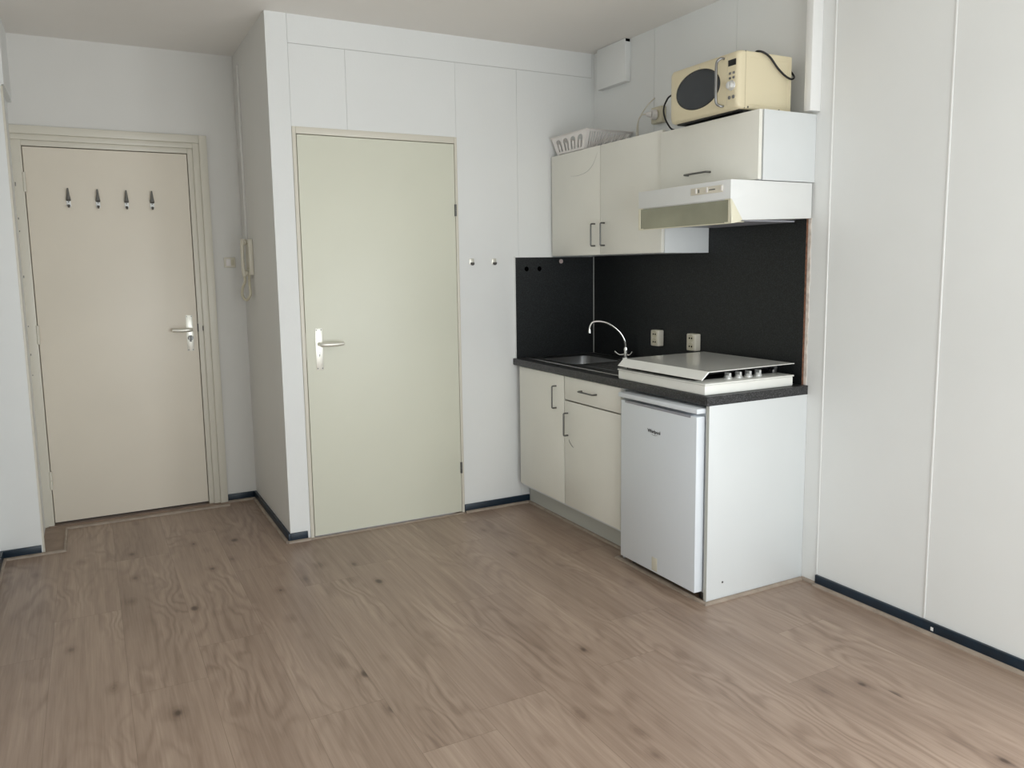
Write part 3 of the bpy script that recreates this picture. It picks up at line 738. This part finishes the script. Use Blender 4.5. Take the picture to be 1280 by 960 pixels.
# extractor hood
t = thing('extractor_hood', 'white extractor hood with a smoked pull-down visor above the hob', 'extractor hood', (1.6, -1.32, 1.53))
HXF = 1.398; q0, q1 = -1.620, -1.036
b = MB()
b.prism([(HXF, 1.700), (HXF, 1.627), (1.405, 1.622), (1.463, 1.545), (K - 0.013, 1.5575), (K - 0.013, 1.700)], 'y', q0, q1, 0.0015)
b.build('body', M['hood'], t)
MB().box(1.50, 1.80, q0 + 0.05, q1 - 0.05, 1.5435, 1.5500).build('grease_filter', M['fgrey'], t)
for y in (-1.55, ):
    b = MB(); b.box(1.475, 1.52, y - 0.02, y + 0.02, 1.540, 1.548, 0.002); b.build('catch', M['hoodcr'], t)
cpts = [(1.400, 1.626), (1.404, 1.626), (1.462, 1.547), (1.450, 1.540), (1.425, 1.534), (1.398, 1.531)]
vi = MB().box(1.402, 1.405, q0 + 0.006, q1 - 0.006, 1.534, 1.622).build('visor', M['visor'], t)
for y in (q0, q1 - 0.006):
    b = MB(); b.prism(cpts, 'y', y, y + 0.006, 0.0006); b.build('visor_end', M['hoodcr'], vi)
b = MB(); b.box(1.3975, 1.4015, q0, q0 + 0.012, 1.531, 1.626); b.box(1.3975, 1.4015, q1 - 0.012, q1, 1.531, 1.626); b.box(1.3975, 1.4015, q0 + 0.012, q1 - 0.012, 1.5305, 1.5345)
for y0_ in (q0 + 0.012, q1 - 0.032): b.box(1.3978, 1.4018, y0_, y0_ + 0.02, 1.6225, 1.6265); b.box(1.3978, 1.4018, y0_, y0_ + 0.02, 1.5345, 1.5375)
b.build('visor_rim', M['hoodcr'], vi)
b = MB(); b.box(HXF - 0.0025, HXF, -1.578, -1.390, 1.655, 1.683, 0.0008)
cp = b.build('control_panel', M['ivory'], t)
for y in (-1.425, -1.490, -1.575):
    MB().box(HXF - 0.007, HXF - 0.0025, y - 0.004, y + 0.004, 1.660, 1.680, 0.001).build('slider', M['plastic'], cp)
for q in ((-1.442, -1.436, 1.662, 1.676), (-1.535, -1.500, 1.667, 1.671)):
    MB().box(HXF - 0.003, HXF - 0.0025, *q).build('slot', M['dmetal'], cp)

# ------------------------------------------------------------------ microwave
MX, MY0, MY1, MZ0, MZ1, MXB = 1.500, -1.537, -1.118, 1.989, 2.213, 1.795
t = thing('microwave', 'cream retro microwave with an oval dark window on the short wall cabinet', 'microwave', (1.64, -1.36, 1.975))
b = MB()
def mw_sec(x, i, r):
    pts = []
    for cy, cz, a0 in ((MY1 - i - r, MZ1 - i - r, 0), (MY0 + i + r, MZ1 - i - r, 90), (MY0 + i + r, MZ0 + i + r, 180), (MY1 - i - r, MZ0 + i + r, 270)):
        for k_ in range(7):
            a = math.radians(a0 + 15 * k_); pts.append((x, cy + r * math.cos(a), cz + r * math.sin(a)))
    return pts
b.loops([mw_sec(MXB, 0.002, 0.006), mw_sec(MXB - 0.002, 0.0, 0.006), mw_sec(MX + 0.042, 0.0, 0.008)], cap_first=True, cap_last=True)
b.build('body', M['mwcream'], t)
b = MB(); b.loops([mw_sec(MX + 0.0405, 0.0, 0.010), mw_sec(MX + 0.024, 0.0, 0.012), mw_sec(MX + 0.012, 0.0022, 0.016), mw_sec(MX + 0.004, 0.008, 0.020), mw_sec(MX, 0.017, 0.022)], cap_first=True, cap_last=True)
fp = b.build('front_panel', M['mwcream'], t)
b = MB(); b.box(MX - 0.0004, MX + 0.002, -1.4798, -1.4786, MZ0 + 0.018, MZ1 - 0.018); b.build('door_seam', M['beigepl'], fp)
b = MB(); b.box(MX + 0.041, MX + 0.043, MY0 + 0.001, MY1 - 0.001, MZ0 + 0.001, MZ1 - 0.001); b.build('body_seam', M['dmetal'], fp)
def ell(x, cy, cz, a, c, nn=48): return [(x, cy + a * math.cos(2 * PI * i / nn), cz + c * math.sin(2 * PI * i / nn)) for i in range(nn)]
cy, cz = -1.303, 2.103
b = MB(); b.loops([ell(MX + 0.001, cy, cz, 0.137, 0.081), ell(MX - 0.0022, cy, cz, 0.135, 0.079), ell(MX - 0.0022, cy, cz, 0.131, 0.0755)], cap_first=True); b.build('window_ring', M['black'], fp)
b = MB(); b.loops([ell(MX + 0.001, cy, cz, 0.1315, 0.076), ell(MX - 0.0015, cy, cz, 0.131, 0.0755)], cap_first=True, cap_last=True, sm=False); b.build('window_glass', M['mwglass'], fp)
b = MB(); hy = -1.447
b.tube([(MX + 0.002, hy - 0.012, 2.192), (MX - 0.014, hy - 0.009, 2.192), (MX - 0.026, hy, 2.180), (MX - 0.030, hy, 2.150), (MX - 0.030, hy, 2.100), (MX - 0.030, hy, 2.050), (MX - 0.026, hy, 2.020), (MX - 0.014, hy - 0.009, 2.008), (MX + 0.002, hy - 0.012, 2.008)],
       [0.0045, 0.005, 0.0055, 0.006, 0.006, 0.006, 0.0055, 0.005, 0.0045], n=12); b.build('handle', M['steel'], fp)
MB().box(MX - 0.001, MX + 0.001, -1.526, -1.483, 2.156, 2.180, 0.0006).build('display', M['black'], fp)
for r_ in range(2):
    for c_ in range(2):
        MB().box(MX - 0.002, MX + 0.001, -1.489 - c_ * 0.020 - 0.012, -1.489 - c_ * 0.020, 2.132 - r_ * 0.018 - 0.009, 2.132 - r_ * 0.018, 0.0012).build('button', M['steel'], fp)
for c_ in range(2):
    b = MB(); yq = -1.493 - c_ * 0.022; b.cyl((MX + 0.001, yq, 2.035), (MX - 0.002, yq, 2.035), 0.0075, 0.007, n=18); b.build('button', M['steel'], fp)
b = MB(); b.cyl((MX + 0.001, -1.504, 2.080), (MX - 0.004, -1.504, 2.080), 0.020, 0.019, n=28); b.cyl((MX - 0.004, -1.504, 2.080), (MX - 0.018, -1.504, 2.080), 0.015, 0.0135, n=28); b.box(MX - 0.021, MX - 0.017, -1.506, -1.502, 2.070, 2.090, 0.0008)
b.build('dial', M['steel_l'], fp)
b = MB(); b.cyl((MX + 0.002, -1.315, 2.1895), (MX - 0.001, -1.315, 2.1895), 0.003, n=14); b.build('emblem', M['beigepl'], fp)
# embossed frame and screws on the side
b = MB(); ys = MY0 - 0.0008
for x0, x1, z0, z1 in ((1.565, 1.775, 2.188, 2.191), (1.565, 1.775, 2.006, 2.009), (1.772, 1.775, 2.009, 2.188)): b.box(x0, x1, ys, ys + 0.002, z0, z1, 0.0007)
b.build('side_panel_ridge', M['mwcream'], t)
for x in (1.557, 1.727):
    b = MB(); b.cyl((x, MY0 + 0.001, 1.996), (x, MY0 - 0.0015, 1.996), 0.0035, n=12); b.build('screw', M['dmetal'], t)
MB().box(MX + 0.03, MXB - 0.02, MY0 + 0.02, MY1 - 0.02, 1.983, 1.990).build('base_plate', M['black'], t)
for x in (1.572, 1.755):
    for y in (-1.50, -1.16):
        b = MB(); b.cyl((x, y, 1.9752), (x, y, 1.990), 0.012, 0.015, n=16); b.build('foot', M['black'], t)
b = MB()
b.tube([(1.788, -1.16, 2.15), (1.76, -1.08, 2.18), (1.69, -1.02, 2.175), (1.62, -0.984, 2.150), (1.62, -0.947, 2.129), (1.62, -0.930, 2.096), (1.62, -0.943, 2.050), (1.62, -0.980, 2.005), (1.63, -0.995, 1.994)], 0.0040, n=10)
b.build('power_cord', M['rubber'], t)
b = MB()
b.tube([(1.66, -1.43, 2.216), (1.64, -1.48, 2.217), (1.615, -1.520, 2.219), (1.625, -1.544, 2.212), (1.660, -1.548, 2.195), (1.700, -1.550, 2.158), (1.738, -1.551, 2.133), (1.770, -1.552, 2.121), (1.790, -1.550, 2.124), (1.815, -1.53, 2.140), (1.820, -1.505, 2.165), (1.818, -1.47, 2.185)], 0.0042, n=10)
b.build('power_cord', M['rubber'], t)

# wall socket with a plug and pale cord behind the cabinets
t = thing('wall_socket', 'beige wall socket box holding a plug above the tall wall cabinet', 'socket', (K, -0.575, 2.10))
MB().box(K - 0.035, K, -0.660, -0.575, 2.098, 2.180, 0.006).build('socket_box', M['beigepl'], t)
b = MB(); b.cyl((K - 0.035, -0.617, 2.140), (K - 0.037, -0.617, 2.140), 0.026, n=28); b.build('socket_face', M['beigepl'], t)
t = thing('plug', 'white round plug with a looping pale cord in the beige socket', 'plug', (K - 0.037, -0.617, 2.12))
b = MB(); b.cyl((K - 0.037, -0.617, 2.140), (K - 0.062, -0.612, 2.140), 0.026, 0.024, n=24); b.cyl((K - 0.062, -0.612, 2.140), (K - 0.085, -0.600, 2.142), 0.016, 0.010, n=20); b.build('plug_body', M['plastic'], t)
b = MB(); b.tube([(K - 0.084, -0.600, 2.142), (K - 0.090, -0.570, 2.142), (K - 0.08, -0.530, 2.120), (K - 0.06, -0.500, 2.080), (K - 0.05, -0.490, 2.040), (K - 0.04, -0.49, 1.992)], 0.0035, n=8)
b.tube([(K - 0.003, -0.566, 2.235), (K - 0.015, -0.540, 2.215), (K - 0.025, -0.507, 2.185), (K - 0.035, -0.475, 2.14), (K - 0.045, -0.470, 2.09), (K - 0.05, -0.475, 2.03), (K - 0.045, -0.480, 1.993)], 0.0030, n=8)
b.build('cord', M['ivory'], t)
# hatch below the ceiling
t = thing('hatch_cover', 'white square hatch cover on the kitchen wall just under the ceiling', 'cover', (K, -0.21, 2.37))
MB().box(K - 0.038, K, -0.352, -0.085, 2.362, H - 0.002, 0.0015).build('cover_plate', M['wall'], t)
MB().box(K - 0.034, K - 0.006, -0.3532, -0.3515, 2.568, 2.582).build('gap', M['dark'], t)

# sockets on the splashback
def socket(y0, z0, label):
    xw = K - 0.0125; xf = xw - 0.038; w_ = 0.066; h_ = 0.085
    t = thing('double_socket', label, 'socket', (xw, y0 - w_ / 2, z0), 'double sockets on the dark splashback')
    MB().box(xf, xw, y0 - w_, y0, z0, z0 + h_, 0.006, 3).build('socket_box', M['ivory'], t)
    for k_ in range(2):
        zc = z0 + 0.022 + 0.041 * k_; yc = y0 - w_ / 2
        b = MB(); nn = 24
        ring = lambda r, x: [(x, yc + r * math.cos(2 * PI * i / nn), zc + r * math.sin(2 * PI * i / nn)) for i in range(nn)]
        b.loops([ring(0.0195, xf + 0.001), ring(0.0195, xf - 0.0015), ring(0.0175, xf - 0.0015), ring(0.0165, xf - 0.0004)], cap_last=True, cap_first=True)
        so = b.build('socket_well', M['beigepl'], t)
        b = MB(); b.cyl((xf + 0.0, yc - 0.008, zc), (xf - 0.0010, yc - 0.008, zc), 0.0048, n=10); b.cyl((xf + 0.0, yc + 0.008, zc), (xf - 0.0010, yc + 0.008, zc), 0.0048, n=10); b.build('pin_hole', M['dark'], so)
socket(-0.607, 0.949, 'white double wall socket nearer the tap on the dark splashback')
socket(-0.894, 0.948, 'white double wall socket behind the hob, farther from the tap')

# ------------------------------------------------------------------ dish rack
t = thing('dish_rack', 'white plastic dish rack lying on the tall wall cabinet by the corner', 'dish rack', (1.69, -0.2, 1.99))
RZ0, RZ1 = 1.997, 2.088
RB = (1.572, 1.820, -0.325, -0.052); RT = (1.545, 1.838, -0.392, -0.030)
def cor(q, s): # q 0 bottom..1 top ; s corner index
    x = [RB[0] + (RT[0] - RB[0]) * q, RB[1] + (RT[1] - RB[1]) * q]; y = [RB[2] + (RT[2] - RB[2]) * q, RB[3] + (RT[3] - RB[3]) * q]
    return Vector(((x[0], y[0]), (x[0], y[1]), (x[1], y[1]), (x[1], y[0]))[s]).to_3d() + Vector((0, 0, RZ0 + (RZ1 - RZ0) * q))
def wallpt(s, u, q):
    a, c = cor(q, s), cor(q, (s + 1) % 4); return a.lerp(c, u)
def strip(b, s, u0, q0_, u1, q1_, w_, th=0.0016):
    """flat bar inside the side wall s from (u0,q0) to (u1,q1)"""
    p, q = wallpt(s, u0, q0_), wallpt(s, u1, q1_)
    b.tube([p, q], [w_ / 2, w_ / 2], n=8, smooth_path=False, flat=(1, 1))
b = MB(); b.box(RB[0], RB[1], RB[2], RB[3], RZ0 - 0.001, RZ0 + 0.002, 0.0008)
b.build('tray', M['plastic'], t)
b = MB()
for s in range(4):
    b.tube([cor(1.0, s), cor(1.0, (s + 1) % 4)], 0.0048, n=8, smooth_path=False, flat=(1.3, 0.7))
    b.ball(cor(1.0, s), 0.0052)
b.build('rim', M['plastic'], t)
for s in range(4):
    b = MB()
    def quad(u0, q0_, u1, q1_, u2, q2_, u3, q3_):
        P = [wallpt(s, u0, q0_), wallpt(s, u1, q1_), wallpt(s, u2, q2_), wallpt(s, u3, q3_)]
        nrm = (P[1] - P[0]).cross(P[3] - P[0]).normalized() * 0.0016
        A = [b.bm.verts.new(p) for p in P]; B_ = [b.bm.verts.new(p + nrm) for p in P]
        b.bm.faces.new(A); b.bm.faces.new(B_[::-1])
        for i in range(4): b.bm.faces.new((A[i], B_[i], B_[(i + 1) % 4], A[(i + 1) % 4]))
    if s == 0 or s == 2:      # short sides with round-topped openings
        na = 4
        quad(0, 0, 1, 0, 1, 0.12, 0, 0.12); quad(0, 0.86, 1, 0.86, 1, 1, 0, 1)
        mrg = 0.06; cw = (1 - 2 * mrg) / na
        quad(0, 0.12, mrg, 0.12, mrg, 0.86, 0, 0.86); quad(1 - mrg, 0.12, 1, 0.12, 1, 0.86, 1 - mrg, 0.86)
        for i in range(na):
            c0 = mrg + i * cw; c1 = c0 + cw; cm = (c0 + c1) / 2; hw = cw * 0.36
            quad(c0, 0.12, cm - hw, 0.12, cm - hw, 0.6, c0, 0.6); quad(cm + hw, 0.12, c1, 0.12, c1, 0.6, cm + hw, 0.6)
            ns = 8
            for k_ in range(ns):      # spandrels above the arch
                a0 = PI * k_ / ns; a1 = PI * (k_ + 1) / ns
                ua, qa = cm + hw * math.cos(a0), 0.6 + 0.22 * math.sin(a0); ub, qb = cm + hw * math.cos(a1), 0.6 + 0.22 * math.sin(a1)
                quad(ub, qb, ua, qa, ua, 0.86, ub, 0.86)
            quad(c0, 0.6, cm - hw, 0.6, cm - hw, 0.86, c0, 0.86); quad(cm + hw, 0.6, c1, 0.6, c1, 0.86, cm + hw, 0.86)
            # tongue inside each opening
            quad(cm - hw * 0.28, 0.12, cm + hw * 0.28, 0.12, cm + hw * 0.28, 0.55, cm - hw * 0.28, 0.55)
    else:                      # long sides with narrow slots
        quad(0, 0, 1, 0, 1, 0.10, 0, 0.10); quad(0, 0.90, 1, 0.90, 1, 1, 0, 1)
        quad(0, 0.1, 0.05, 0.1, 0.05, 0.9, 0, 0.9); quad(0.95, 0.1, 1, 0.1, 1, 0.9, 0.95, 0.9)
        na = 17; cw = 0.9 / na
        for i in range(na): quad(0.05 + i * cw + cw * 0.52, 0.1, 0.05 + (i + 1) * cw, 0.1, 0.05 + (i + 1) * cw, 0.9, 0.05 + i * cw + cw * 0.52, 0.9)
    b.build('side_wall', M['plastic'], t)
for s in range(4):
    p = cor(0, s); b = MB(); b.cyl((p.x + (0.012 if s in (0, 1) else -0.012), p.y + (0.012 if s in (0, 3) else -0.012), 1.9875), (p.x + (0.012 if s in (0, 1) else -0.012), p.y + (0.012 if s in (0, 3) else -0.012), 1.997), 0.007, n=12); b.build('foot', M['plastic'], t)

for o in bpy.data.objects:
    if '_org' in o: del o['_org']
    if o.type == 'MESH':
        try:
            o.data.set_sharp_from_angle(angle=math.radians(40))
        except Exception: pass
